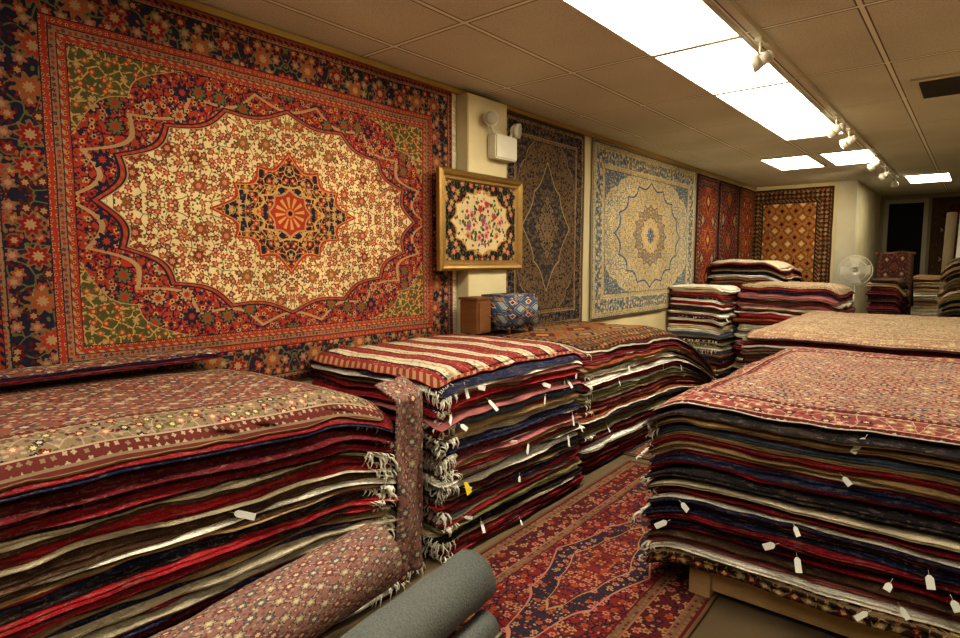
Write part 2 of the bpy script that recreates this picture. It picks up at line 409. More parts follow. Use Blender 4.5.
sheet('hanging_rug',3.0,2.10,m_main(1.50,1.05),wallM(2.16,1.90),'large red and ivory medallion carpet hung on wall',fr=(-1,1),nu=90,nv=60)
sheet('hanging_rug',1.9,1.9,m_gen('navy_silver_carpet',.95,.95,dict(f=BLU,v=CRM,fl=[CRM,RED,TAN],co=NAV,lf=[LBL,TAN],b=NAV,bv=BLU,bf=[LBL,CRM,RUST],g=LBL,ln=CRM)),wallM(-.38,1.98),'blue and grey carpet with pale fringe hung on wall',fr=(1,),seed=3)
sheet('hanging_rug',1.42,2.02,m_gen('olive_beige_carpet',.71,1.01,dict(f=(.14,.085,.04),v=NAV,fl=[(.22,.14,.07),NAV,(.2,.12,.06),BRN],co=NAV,lf=[OLV,NAV,(.2,.12,.06)],sc=24,vt=.05,sp=(.05,.035,.03),ln=(.30,.21,.11),B=.2,b=(.035,.03,.035),bv=(.2,.12,.06),bf=[(.22,.14,.07),OLV,NAV],g=(.18,.11,.055),bs=16,
   med=[(.42,.62,1.1,4,.1,(.055,.045,.04),(.30,.21,.11)),(.22,.34,1.1,4,.12,(.20,.13,.065),NAV)])),wallM(5.06,1.94),'dark brown and navy carpet with diamond medallion hung on wall',seed=5)
sheet('hanging_rug',3.1,2.02,m_gen('blue_cream_carpet',1.55,1.01,dict(f=(.48,.38,.20),v=BLU,fl=[BLU,(.34,.23,.09),(.1,.13,.15)],co=CRM,lf=[LBL,(.34,.26,.13),BLU],sc=19,sp=(.10,.12,.13),ln=(.48,.38,.22),B=.30,b=(.09,.11,.13),bv=CRM,bf=[CRM,LBL,(.36,.26,.12)],g=(.38,.30,.17),bs=15,vt=.06,
   med=[(.98,.66,1.7,8,.12,(.44,.33,.15),BLU),(.50,.40,1.9,8,.16,(.24,.15,.06),BLU),(.32,.26,1.9,8,.16,(.46,.33,.13),NAV),(.12,.11,2,4,.1,BLU,CRM)])),wallM(7.5,1.94),'cream carpet with blue border and medallion hung on wall',seed=7,nu=80)
GE=dict(f=(.16,.03,.014),s=(2.2,1.7),dm=[(.42,NAV),(.36,RUST),(.26,MAR),(.14,GOLD)],dm2=[(.2,NAV),(.12,TAN)],b=NAV,bf=[CRIM,GOLD,RUST,NAV],ln=(.22,.12,.05),g=MAR,B=.16,bs=16)
GE2=dict(GE,f=(.14,.02,.012),s=(1.6,1.4),dm=[(.46,NAV),(.40,(.2,.05,.018)),(.3,BRN),(.16,RUST)])
GE3=dict(GE,f=(.18,.035,.015),s=(2.6,2.2),b=BRN)
for y,w,P,l in ((9.62,.95,GE,'rust red tribal rug with diamond lozenges hung on wall'),(10.65,1.0,GE2,'dark red geometric rug with rust diamonds hung on wall'),(11.65,.92,GE3,'brick red tribal runner hung on wall in corner')):
    sheet('hanging_rug',w,1.95,m_geo('tribal_wool_%d'%int(y),w/2,.975,P),wallM(y,1.95),l,seed=y)
sheet('hanging_rug',1.42,2.0,m_geo('gold_lattice_wool',.71,1.0,dict(f=(.34,.15,.04),s=(4.4,4.2),dm=[(.36,BRN),(.30,(.36,.14,.035)),(.2,CRM)],dm2=[(.18,RUST),(.1,NAV)],b=(.03,.02,.018),bf=[TAN,RUST,BRN],ln=(.2,.11,.05),g=BRN,B=.27,bs=13)),backM(-2.75,1.93,YB-.01),'golden orange lattice rug with dark border hung on wall',seed=9)
sheet('hanging_rug',.75,1.9,m_geo('brown_tribal_wool',.37,.95,dict(GE,f=BRN,b=BRN,dm=[(.4,BLK),(.3,MAR)],ln=BRN,bf=[BRN,MAR,(.12,.07,.03)],g=BRN)),backM(-.45,1.95,YD-.01),'dark brown tribal rug hung on wall')
FR=dict(f=(.17,.018,.014),v=NAV,fl=[TAN,PNK,NAV,RUST],co=RED,lf=[NAV,TAN,MAR],sc=18,vt=.07,sp=(.04,.025,.03),ln=(.26,.12,.07),B=.28,b=(.10,.014,.013),bv=NAV,bf=[TAN,NAV,PNK,RUST],g=(.16,.09,.05),bs=15,
   med=[(.26,.95,1.1,5,.12,(.03,.02,.03),PNK),(.16,.6,1.1,5,.12,(.16,.02,.016),TAN)])
sheet('floor_rug',1.16,3.3,m_gen('red_floral_runner',.58,1.65,FR),floorM(-1.45,2.75,0,.03),'red floral persian runner lying in the aisle',wave=.003,thick=.01)
sheet('floor_rug',1.1,2.8,m_gen('red_floral_runner_b',.55,1.4,dict(FR,b=NAV)),floorM(-1.62,5.9,0,-.02),'dark red persian runner beyond the first runner',wave=.003,thick=.01,seed=4)

def picture():
    y0,y1,z0,z1=3.36,4.44,1.53,2.32; x=WX+.135
    e=empty('framed_picture',(x,(y0+y1)/2,z0),'gilt framed needlework of pale roses on black ground','picture')
    prof=[(0,0),(0,.035),(.02,.05),(.04,.045),(.055,.03),(.075,.028),(.085,.012),(.085,0)]
    vs=[];fs=[];n=len(prof)
    for (cy,cz,sy,sz) in ((y0,z0,1,1),(y1,z0,-1,1),(y1,z1,-1,-1),(y0,z1,1,-1)):
        for a,b in prof: vs.append((x+b,cy+sy*a,cz+sz*a))
    for c in range(4):
        for k in range(n):
            a=c*n+k;b=c*n+(k+1)%n; c2=((c+1)%4)*n
            fs.append((a,b,c2+(k+1)%n,c2+k))
    mk('frame',vs,fs,GILT,WO[e.name],e,smooth=False)
    w,h=y1-y0-.15,z1-z0-.15
    g,X,Y,ax,ay=setup('needlepoint_roses')
    bl=deco(g,ax,ay,BLK,GRN,[(.4,.10,.07),TAN,CRIM,PNK],GOLD,[GRN,OLV,CRIM],14,1,Rr=.40)
    L=lobed(g,ax,ay,.37,.255,1.9,6,.14)
    cr=flowers(g,CRM,X,Y,24,.36,2,[GRN,OLV,TAN],None,.5,1,2)
    cc=g.mix(L<1.05,bl,GOLD); cc=g.mix(L<1.0,cc,cr)
    L2=lobed(g,ax,ay,.29,.18,1.7)
    bq=flowers(g,cr,X,Y,20,.4,2,[GRN,OLV,(.16,.17,.06)],None,.9,.9,7)
    bq=flowers(g,bq,X,Y,11,.42,5,[(.55,.2,.2),(.40,.05,.05),(.6,.42,.3),(.45,.2,.1),(.25,.10,.2)],(.30,.05,.05),.95,.75,5)
    cc=g.mix(L2<1.0,cc,bq)
    mat=g.finish(cc)
    M=wallM((y0+y1)/2,(z0+z1)/2,x+.012); vs=[M@Vector(p) for p in ((-w/2-.01,-h/2-.01,0),(w/2+.01,-h/2-.01,0),(w/2+.01,h/2+.01,0),(-w/2-.01,h/2+.01,0))]
    mk('canvas',vs,[(0,1,2,3)],mat,WO[e.name],e,smooth=False,uvs=[(-w/2,-h/2),(w/2,-h/2),(w/2,h/2),(-w/2,h/2)],fix=False)
picture()
e=empty('emergency_light',(WX+.135,4.12,2.46),'beige emergency light box with two round lamps','emergency light')
box('body',(WX+.13,3.98,2.46),(WX+.23,4.28,2.66),METW,.012,parent=e)
LENS=m_plain('frosted_lens',(.40,.37,.29),.2,.02,0)
for yy,zz,d in ((3.94,2.77,Vector((.8,-.5,-.1))),(4.30,2.73,Vector((.8,.3,-.1)))):
    p=Vector((WX+.2,yy,zz)); d=d.normalized()
    v,f=tubes([((WX+.18,yy*.6+4.12*.4,2.65),p-d*.03,.012,.012),(p-d*.05,p-d*.02,.03,.058),(p-d*.02,p+d*.03,.058,.062)],18)
    h=mk('lamp_head',v,f,METW,WO[e.name],e)
    v,f=tubes([(p+d*.031,p+d*.037,.052,.046)],18); mk('lens',v,f,LENS,WO[e.name],h)

# ---------------------------------------------------------------- piles
PAL={'crimson':(.27,.014,.020),'maroon':(.11,.010,.016),'deep red':(.19,.012,.017),'navy':(.016,.019,.050),'black':(.015,.012,.014),'ivory':(.70,.65,.55),
 'cream':(.52,.44,.31),'tan':(.30,.19,.09),'brown':(.075,.038,.022),'slate':(.07,.10,.15),'rust':(.28,.07,.026),'rose':(.36,.12,.12),'olive':(.13,.115,.045)}
REDS={'crimson','maroon','deep red','rust','rose'}; DARKS={'navy','black','brown','slate'}
def rrect(a,b,r,M):
    L=[2*(b-r),.5*math.pi*r,2*(a-r),.5*math.pi*r,2*(b-r),.5*math.pi*r,2*(a-r),.5*math.pi*r]; T=sum(L); out=[]
    for i in range(M):
        s=T*i/M; s0=s; k=0
        while s>L[k]: s-=L[k]; k+=1
        f=s/L[k]
        if k==0: p=(a,-(b-r)+s); n=(1,0)
        elif k==2: p=((a-r)-s,b); n=(0,1)
        elif k==4: p=(-a,(b-r)-s); n=(-1,0)
        elif k==6: p=(-(a-r)+s,-b); n=(0,-1)
        else:
            c={1:(a-r,b-r,0),3:(-(a-r),b-r,1),5:(-(a-r),-(b-r),2),7:(a-r,-(b-r),3)}[k]
            t=(c[2]+f)*math.pi/2; n=(math.cos(t),math.sin(t)); p=(c[0]+n[0]*r,c[1]+n[1]*r)
        out.append((p[0],p[1],n[0],n[1],s0))
    return out
def sm(t): t=max(0,min(1,t)); return t*t
def pile(desc,cx,cy,a,b,z0,top,weights,droop,rot=0,tilt=(0,0),tmat=None,thk=(.018,.036),M=130,group=None,tags=0,tagside='+x',fr=None,frac_fr=.6,jit=.028,bdroop=None,toplabel=None,first=None,wob=.018,seed=0):
    rnd=random.Random(seed+1)
    th=[]
    s=0; Ht=top-z0
    if first: th.append(first[0]); s=first[0]
    while s<Ht-.01: t=rnd.uniform(*thk); th.append(t); s+=t
    sc=Ht/s; th=[t*sc for t in th]
    names=list(weights.keys()); ws=list(weights.values())
    Rm=Matrix.Rotation(rot,4,'Z'); Tm=Matrix.Translation((cx,cy,0))@Rm
    def comp(x,y,D):
        c=0
        for k,(amt,st) in D.items():
            v={'+x':x/a,'-x':-x/a,'+y':y/b,'-y':-y/b}[k]
            c+=amt*sm((v-st)/(1.03-st))
        return min(c,.8)
    def S(h,x,y):
        c=comp(x,y,droop); n=noise.noise(Vector((x*1.8+seed,y*1.8,h*2.2)))+.5*noise.noise(Vector((x*5+seed,y*5,h*6)))
        bd=comp(x,y,bdroop) if bdroop else 0
        return z0-bd+h*(1-c)+(tilt[0]*x+tilt[1]*y)*h/Ht+n*wob*min(1,h/.15)
    h=0; objs=[]
    prev=None
    ntag=[0]*len(th)
    for _ in range(tags): ntag[rnd.randrange(1,len(th))]+=1
    def pick():
        for _ in range(30):
            c=rnd.choices(names,ws)[0]
            if c==prev: continue
            if prev in REDS and c in REDS and rnd.random()<.5: continue
            if prev in DARKS and c in DARKS and rnd.random()<.65: continue
            return c
        return c
    for k,t in enumerate(th):
        is_top=(k==len(th)-1)
        c1=pick(); prev=c1
        c2=rnd.choices(names,ws)[0] if rnd.random()<.5 else c1
        prev=c1
        C1,C2=PAL[c1],PAL[c2]
        aa=a+rnd.uniform(-jit,jit); bb=b+rnd.uniform(-jit,jit)*1.3; ox=rnd.uniform(-.008,.008); oy=rnd.uniform(-.01,.01)
        ps=rrect(aa,bb,rnd.uniform(.04,.09),M)
        l1=rnd.uniform(-.016,.010); l2=rnd.uniform(-.016,.010)
        rings=[]
        scs=(.03,.25,.45,.6,.72,.82,.9,.95) if is_top else (.05,.5,.8)
        for q in scs: rings.append(('s',q,1.0 if is_top else .985,C1))
        for o,f in ((-.03,.97),(-.010+l1,.92),(l1,.82),(.004+l1,.73),(l1,.63),(-.018,.54)): rings.append(('e',o,f,C1))
        for o,f in ((-.018,.50),(l2,.40),(.004+l2,.27),(l2,.16),(-.010+l2,.07),(-.03,.02)): rings.append(('e',o,f,C2))
        for q in (.8,.05): rings.append(('s',q,0.015,C2))
        vs=[];uv=[];cols=[]
        for (ty,q,f,C) in rings:
            for (px,py,nx,ny,sl) in ps:
                w=.026*noise.noise(Vector((px*2.4,py*2.4,k*1.7+seed)))+.013*noise.noise(Vector((px*9,py*9,k*2.3)))
                if ty=='s': x=(px+nx*w)*q+ox; y=(py+ny*w)*q+oy
                else: x=px+nx*(q+w)+ox; y=py+ny*(q+w)+oy
                ff=f+(.11*noise.noise(Vector((px*11,py*11,k*3.7))) if ty=='e' and .1<f<.9 else 0)
                z=S(h+ff*t,x,y)
                vs.append(Tm@Vector((x,y,z)))
                uv.append((x,y) if (ty=='s' or f>=.92 or k>0) else (sl,f*t))
                b_=.80+.6*noise.noise(Vector((px*6,py*6,k*3.1+f*2))) +.2
                cols.append((C[0]*b_,C[1]*b_,C[2]*b_))
        fs=[];mi=[]; nr=len(rings); split=len(scs)+2
        fs.append(tuple(range(M))); mi.append(0)
        for r_ in range(nr-1):
            for j in range(M):
                jj=(j+1)%M; fs.append((r_*M+j,r_*M+jj,(r_+1)*M+jj,(r_+1)*M+j)); mi.append(0 if r_<split else 1)
        fs.append(tuple(range((nr-1)*M,nr*M))); mi.append(1)
        mats=[WOOL,WOOL]
        lab='folded %s rug in %s'%(c1 if c1==c2 else c1+' and '+c2,desc)
        if is_top and tmat: mats=[tmat,WOOL]; lab=(toplabel or 'patterned rug')+' on '+desc
        if first and k==0: mats=[first[1],first[1]]; lab='thick floral bordered rug under '+desc
        ob=mk('folded_rug',vs,fs,mats,Tm@Vector((0,0,z0+h)),uvs=uv,cols=cols,midx=mi,fix=True,label=lab,cat='rug',group=group)
        objs.append(ob)
        for (side,l0,l1_,dens,ln) in (fr or ()):
            if rnd.random()>frac_fr: continue
            pts=[];outs=[]; q=l0; lend=l0+(l1_-l0)*rnd.uniform(.3,1.0)
            if abs(l0)<abs(l1_): q=l0+(l1_-l0)*rnd.uniform(0,.6); lend=l1_
            while q<lend:
                if side in('+x','-x'): sg=1 if side=='+x' else -1; x=sg*(aa-.005); y=q; n=Vector((sg,0,0))
                else: sg=1 if side=='+y' else -1; y=sg*(bb-.005); x=q; n=Vector((0,sg,0))
                if rnd.random()<.75:
                    pts.append(Tm@Vector((x+ox,y+oy,S(h+.5*t,x,y)))); outs.append((Rm@n))
                q+=dens*rnd.uniform(.5,1.6)
            if pts:
                v,f=fringe_mesh(pts,outs,ln*rnd.uniform(.4,1.5),rnd.uniform(.002,.006),.03)
                mk('fringe',v,f,FRINGE,WO[ob.name],ob,fix=False)
        for _ in range(ntag[k]):
            side=rnd.choice(tagside) if isinstance(tagside,list) else tagside
            along=rnd.uniform(-.9,.95)
            if side=='+x': x=aa+.018;y=bb*along;n=Vector((1,0,0))
            elif side=='-x': x=-aa-.018;y=bb*along;n=Vector((-1,0,0))
            elif side=='-y': y=-bb-.018;x=aa*along;n=Vector((0,-1,0))
            p=Vector((x,y,S(h+.5*t,x,y))); sdir=Vector((-n.y,n.x,0))
            an=rnd.uniform(-1.3,1.3); dn=(Vector((0,0,-1))*math.cos(an)+sdir*math.sin(an)+n*rnd.uniform(.2,.7)).normalized()
            wd=dn.cross(n).normalized(); nn=wd.cross(dn)
            p1=p+dn*.02; w=rnd.uniform(.009,.015); L=rnd.uniform(.03,.08)
            pv=[p1-wd*w*.4,p1+wd*w*.4,p1+wd*w+dn*.01,p1+wd*w+dn*L,p1-wd*w+dn*L,p1-wd*w+dn*.01]
            v=[Tm@(q_+nn*o) for o in (0,.0012) for q_ in pv]
            f=[tuple(range(6)),tuple(range(6,12))]+[(i,(i+1)%6,6+(i+1)%6,6+i) for i in range(6)]
            tg=mk('price_tag',v,f,TAG,WO[ob.name],ob,smooth=False,label='white paper tag')
            v,f=tubes([(Tm@p,Tm@p1,.0012,.0012)],5); mk('string',v,f,FRINGE,WO[ob.name],tg)
        h+=t
    return objs

WA={'deep red':5,'crimson':4,'maroon':4,'navy':4,'black':3.5,'ivory':3,'cream':2,'tan':2,'brown':3,'slate':1.5,'rose':1.2,'olive':1.6}
WB=dict(WA,ivory=4,crimson=4,tan=2.4,olive=2.2,rust=1.2); WC=dict(WA,rust=3,tan=3,ivory=3,olive=2)
WD={'ivory':4,'navy':4,'black':4,'deep red':4.5,'crimson':3,'maroon':3,'brown':3.5,'slate':2.5,'olive':2.4,'tan':2,'cream':2,'rose':1}
HP=dict(f=(.26,.08,.06),ln=(.36,.25,.17),fl=[(.38,.28,.19),(.24,.05,.045),(.08,.06,.08)],co=CRM,lf=[(.12,.06,.07),(.34,.24,.16),MAR],ol=(.08,.045,.05),b=(.15,.03,.03),bf=[TAN,NAV,PNK],g=MAR,s=5.0)
tA=m_herati('herati_rose_wool',.62,1.42,dict(HP,f=(.23,.075,.05),s=7.0,B=.24,b=(.20,.14,.085),bf=[CRIM,NAV,PNK,OLV],g=(.11,.025,.02),ln=(.34,.25,.17),bs=19,lf=[(.12,.06,.07),(.34,.24,.16),MAR,OLV]))
tD=m_herati('herati_beige_wool',1.1,1.15,dict(HP,s=8.5,f=(.32,.16,.11),B=.26,b=(.22,.05,.045),ln=(.40,.29,.2),bs=15))
tE=m_gen('beige_floral_wool',1.3,1.3,dict(f=(.38,.28,.17),v=(.2,.12,.07),fl=[(.24,.1,.07),(.42,.34,.22),(.2,.16,.11)],co=TAN,lf=[(.24,.18,.11),(.28,.11,.08)],b=(.32,.21,.13),bv=TAN,bf=[(.24,.08,.06),CRM],g=(.24,.11,.08),ln=(.42,.34,.22),sc=20,bs=18,vt=.07))
tC=m_geo('gold_tribal_wool',.55,1.47,dict(GE,f=(.2,.12,.05),b=BRN,B=.2))
tB=m_kilim()

pile('long stack by wall',-2.69,.45,.60,1.42,0,1.06,WA,{'+x':(.09,.72),'+y':(.10,.75)},tilt=(0,-.035),tmat=tA,group='folded rugs in the long stack',tags=6,M=240,seed=1,toplabel='rose red persian rug',
     fr=[('+x',1.22,1.40,.010,.04)],frac_fr=.45,thk=(.015,.030))
pile('small heap by wall',-3.2,.55,.10,1.05,1.085,1.125,{'maroon':1,'navy':1,'brown':1},{'+x':(.3,.3)},tmat=tA,toplabel='red patterned runner',group='rugs heaped on the long stack',M=90,seed=40,thk=(.018,.022),wob=.012)
pile('square stack beside aisle',-2.69,2.96,.58,.73,0,1.03,WB,{'+x':(.07,.7),'-y':(.05,.75),'+y':(.07,.8)},tmat=tB,group='folded rugs in the middle stack',tags=20,M=180,seed=2,toplabel='red and cream striped kilim',
     fr=[('+x',-.74,-.60,.009,.05),('-y',.34,.58,.011,.05)],frac_fr=.6,thk=(.015,.030))
pile('slumping stack past aisle',-2.74,5.28,.54,1.45,0,1.0,WC,{'+x':(.08,.6),'+y':(.58,-.1)},tmat=tC,group='folded rugs in the slumping stack',tags=9,M=180,seed=3,toplabel='gold and brown tribal rug',
     fr=[('+x',-1.42,-1.28,.012,.05)],frac_fr=.35,thk=(.018,.034))
gD,xD,yD,axD,ayD=setup('floral_border_wool')
cD=vines(gD,(.03,.022,.018),xD,yD,22,.06,TAN,3)
cD=flowers(gD,cD,xD,yD,17,.42,4,[(.36,.24,.09),(.26,.15,.09),CRIM,(.3,.22,.12)],CRM,1,.35,2)
mD=gD.finish(cD)
pile('low wide platform stack',-.14,3.83,1.06,1.13,.17,.97,WD,{'-x':(.02,.72),'-y':(.04,.75)},bdroop={'-x':(.10,.80)},tmat=tD,group='folded rugs on the wooden platform',tags=27,tagside=['-y','-y','-y','-x'],M=250,seed=4,toplabel='beige and rose herati rug',
     fr=[('-y',-1.05,-.96,.010,.04),('-x',-1.1,-.6,.014,.04)],frac_fr=.33,thk=(.017,.034),first=(.085,mD))
pile('wide stack behind platform',-.30,6.75,1.30,1.25,0,1.02,dict(WD,cream=5,ivory=4),{'-x':(.07,.8),'-y':(.06,.75)},tmat=tE,group='folded rugs in the wide rear stack',tags=0,M=120,seed=5,toplabel='beige floral rug',thk=(.03,.05),rot=.02)
pile('pale stack by wall',-2.96,8.55,.36,.45,0,1.27,dict(WC,ivory=16,cream=12),{'+x':(.05,.6)},group='folded rugs in the pale stack',tags=2,M=80,seed=6,thk=(.035,.055),fr=[('-y',-.3,.33,.02,.05)],frac_fr=.3)
pile('dark stack by wall',-2.76,10.4,.50,.75,0,1.62,dict(WC,ivory=5,maroon=6,navy=5,cream=4),{'+x':(.08,.4),'+y':(.1,.4)},group='folded rugs in the tall dark stack',M=80,seed=7,thk=(.04,.06),wob=.04,jit=.05)
pile('mixed stack near passage',-1.93,9.2,.62,.62,0,1.30,dict(WC,ivory=8,cream=6),{'+x':(.1,.6),'-y':(.05,.7)},group='folded rugs in the end stack',M=80,seed=8,thk=(.04,.055),tmat=tE,toplabel='cream rug',wob=.03)
pile('grey stack by racks',-.02,10.3,.34,.7,0,1.66,{'tan':3,'brown':5,'olive':2,'black':2,'cream':1},{'-x':(.08,.5)},group='folded rugs in the grey stack',M=60,seed=10,thk=(.03,.05),jit=.04)
pile('brown stack by passage',-.98,10.3,.20,.42,0,1.36,{'brown':5,'maroon':3,'tan':1,'black':2},{'+x':(.1,.5)},group='folded rugs in the brown stack',M=60,seed=9,thk=(.04,.06))
pile('pale stack in passage',-.55,13.6,.40,.6,0,1.35,{'cream':5,'ivory':3,'tan':3,'brown':1},{'+x':(.1,.5)},group='folded rugs in the passage stack',M=60,seed=12,thk=(.05,.08))

e=empty('wooden_platform',(-.14,3.85,0),'low raw pine platform carrying the rug stack','platform')
z=.14
box('rail',(-1.0,2.80,z-.10),(.85,2.84,z),WOODL,.004,parent=e)
box('rail',(-1.0,4.80,z-.10),(.85,4.84,z),WOODL,.004,parent=e)
box('rail',(-1.0,2.84,z-.10),(-.96,4.80,z),WOODL,.004,parent=e)
box('deck',(-1.0,2.80,z),(.85,4.84,z+.02),WOODL,.003,parent=e)
for lx in (-.99,-.1,.76):
    for ly in (2.77,4.70): box('leg',(lx,ly,0),(lx+.10,ly+.10,z),WOODL,.004,parent=e)

# ---------------------------------------------------------------- rolls
def roll(x,z,y0,y1,r,mat,back,label,turns=3.5,r0=.02,rot=0,yaw=-.13,lump=.006):
    n=int(turns*28); th=(r-r0)/turns; vs=[];uv=[];fs=[];mi=[]
    ny=30
    for iy in range(ny+1):
        yy=y0+(y1-y0)*iy/ny
        for side in (0,1):
            for i in range(n+1):
                t=2*math.pi*turns*i/n+rot; rr=r0+(r-r0)*i/n-(0 if side==0 else th*.82)
                dd=lump*noise.noise(Vector((yy*4,math.cos(t),math.sin(t)+x)))+lump*.6*noise.noise(Vector((yy*11,math.cos(t)*2,math.sin(t)*2)))
                rr=max(rr,.004)
                X=(rr+dd)*math.cos(t)+(yy-y1)*math.sin(yaw)
                vs.append((x+X,yy,z+(rr+dd)*math.sin(t)*.97)); uv.append((yy,t*rr))
    W=2*(n+1)
    for iy in range(ny):
        for i in range(n):
            a=iy*W+i; fs.append((a,a+1,a+W+1,a+W)); mi.append(0)
            a+=n+1; fs.append((a,a+W,a+W+1,a+1)); mi.append(1)
        a=iy*W+n; fs.append((a,a+W,a+W+n+1,a+n+1)); mi.append(1)
    for iy in (0,ny):
        for i in range(n):
            a=iy*W+i; fs.append((a,a+1,a+n+2,a+n+1)); mi.append(1)
    return mk('rolled_rug',vs,fs,[mat,back],(x,(y0+y1)/2,z-r),uvs=uv,midx=mi,label=label,cat='rolled rug',group='rolled rugs in front of the long stack',fix=False)
tR=m_herati('herati_pink_wool',5,5,dict(HP,f=(.24,.12,.095),s=9.0,ln=(.31,.24,.17),fl=[(.31,.24,.17),(.20,.055,.05),(.12,.11,.12)],lf=[(.14,.09,.09),(.29,.21,.155),(.16,.05,.05)]))
roll(-1.88,.36,-.2,1.60,.165,tR,BACKB,'rose floral rug rolled up resting on other rolls',rot=1.2,lump=.009)
roll(-1.625,.225,-.2,1.92,.125,BACKING,BACKING,'grey rug rolled with its backing outside',rot=-1,lump=.008)
roll(-1.50,.078,-.2,1.86,.078,BACKING,BACKB,'slim grey rug roll lying on floor',turns=3)
roll(-1.765,.082,-.2,1.9,.082,tR,BACKB,'pink rug roll on floor beneath the others',turns=3)

# rug draped over the end of the long stack, hanging down to the floor
vs=[];uv=[];fs=[];nu,nv=34,60
for j in range(nv+1):
    for i in range(nu+1):
        s=i/nu; q=j/nv*1.08
        if q<.16: inw=(.16-q); zz=.945+inw*.35
        else: inw=0; zz=.945-(q-.16)*.97
        X=-2.085-.20*s*s+.012*math.sin(s*19+zz*2)-inw*.9; Y=1.87+.30*math.sin(s*1.5)+.02*noise.noise(Vector((s*4,zz*3,0)))
        X+=.04*noise.noise(Vector((s*3,zz*2.5,4)))+.03*s*(zz-.5)
        vs.append((X,Y,zz)); uv.append((s*.5,q))
for j in range(nv):
    for i in range(nu):
        a=j*(nu+1)+i; fs.append((a,a+1,a+nu+2,a+nu+1))
dr=mk('draped_rug',vs,fs,tR,(-2.2,2.05,.06),uvs=uv,label='rose floral rug hanging down over the end of stack',cat='rug',fix=False)
sd=dr.modifiers.new('thickness','SOLIDIFY'); sd.thickness=.01
v,f=fringe_mesh([Vector(vs[nv*(nu+1)+i]) for i in range(nu)],[Vector((.9,-.3,0))]*nu,.04,.003,.02); mk('fringe',v,f,FRINGE,WO[dr.name],dr,fix=False)

p=Vector((-2.06,2.36,.42)); vs=[p+Vector(q) for q in ((0,-.014,0),(0,.014,0),(.014,.036,-.06),(.014,-.004,-.07),(.0015,-.014,0),(.0015,.014,0),(.0155,.036,-.06),(.0155,-.004,-.07))]
mk('price_tag',vs,[(0,1,2,3),(4,5,6,7),(0,1,5,4),(1,2,6,5),(2,3,7,6),(3,0,4,7)],YTAG,p,smooth=False,label='yellow paper tag stuck to the side of the stack',cat='tag')

e=empty('upholstered_stool',(-3.05,4.05,1.0),'small stool upholstered in blue kilim with wooden feet','stool')
kb=m_geo('blue_kilim_fabric',5,5,dict(GE,f=BLU,s=(9,9),dm=[(.4,TAN),(.34,NAV),(.22,LBL)],dm2=[(.2,CRM),(.1,RED)],bf=[TAN,BLU,MAR]))
bm=bmesh.new(); bmesh.ops.create_cube(bm,size=1)
for v_ in bm.verts: v_.co=Vector((v_.co.x*.34,v_.co.y*.44,v_.co.z*.28))
bmesh.ops.bevel(bm,geom=bm.edges[:],offset=.03,segments=4,affect='EDGES')
vs=[v_.co+Vector((-3.05,4.05,1.19)) for v_ in bm.verts]; bm.verts.index_update(); fs=[[q.index for q in f_.verts] for f_ in bm.faces]
uv=[((v_.y+v_.x)*.5,v_.z+v_.x*.5) for v_ in vs]; bm.free()
mk('cushion',vs,fs,kb,WO[e.name],e,uvs=uv)
for dx in (-.12,.12):
    for dy in (-.15,.15):
        v,f=tubes([((-3.05+dx,4.05+dy,1.01),(-3.05+dx,4.05+dy,1.09),.014,.02)]); mk('foot',v,f,WOODD,WO[e.name],e)
e=empty('wooden_cabinet',(-3.1,3.69,1.02),'small brown wooden cabinet standing beside the column','cabinet')
box('body',(-3.2,3.60,1.03),(-3.02,3.78,1.30),WOODD,.006,parent=e)
box('top',(-3.21,3.59,1.30),(-3.01,3.79,1.32),WOODD,.004,parent=e)
dd=box('door',(-3.02,3.62,1.05),(-3.01,3.76,1.28),WOODD,.003,parent=e)
v,f=tubes([((-3.01,3.74,1.17),(-2.995,3.74,1.17),.006,.009)]); mk('knob',v,f,GILT,(-3.01,3.74,1.17),dd)

fx,fy,fz=-1.50,11.0,1.47
e=empty('pedestal_fan',(fx,fy,0),'white pedestal fan with round wire cage','fan')
v,f=tubes([((fx,fy,0),(fx,fy,.03),.2,.19),((fx,fy,.03),(fx,fy,.06),.06,.03)],24); mk('base',v,f,METW,WO[e.name],e)
v,f=tubes([((fx,fy,.06),(fx,fy,fz-.02),.014,.012)]); mk('pole',v,f,METW,WO[e.name],e)
d=Vector((.15,-1,0)).normalized(); c=Vector((fx,fy,fz)); sx=Vector((0,0,1)).cross(d); FRr=.23
v,f=tubes([(c+d*-.12,c+d*.02,.05,.05)],16); mk('motor',v,f,METW,WO[e.name],e)
seg=[]
for rr,o in ((FRr,.05),(FRr,.0),(.16,.085),(.07,.095)):
    for i in range(28):
        p=[c+d*o+(sx*math.cos(t)+Vector((0,0,1))*math.sin(t))*rr for t in (2*math.pi*i/28,2*math.pi*(i+1)/28)]
        seg.append((p[0],p[1],.006,.006))
for i in range(44):
    t=2*math.pi*i/44; q=sx*math.cos(t)+Vector((0,0,1))*math.sin(t)
    seg+= [(c+d*.095+q*.04,c+d*.085+q*.16,.003,.003),(c+d*.085+q*.16,c+d*.05+q*FRr,.003,.003),(c+d*.05+q*FRr,c+q*FRr,.003,.003),(c+q*FRr,c-d*.03+q*.05,.003,.003)]
v,f=tubes(seg,5); mk('cage',v,f,METW,WO[e.name],e)
for i in range(4):
    t=i*math.pi/2; q=sx*math.cos(t)+Vector((0,0,1))*math.sin(t); p=d.cross(q)
    vs=[c+d*.04+q*.03-p*.02,c+d*.04+q*.03+p*.03,c+d*.06+q*.20+p*.09,c+d*.03+q*.20-p*.07]
    mk('blade',vs,[(0,1,2,3)],METW,WO[e.name],e,fix=False)

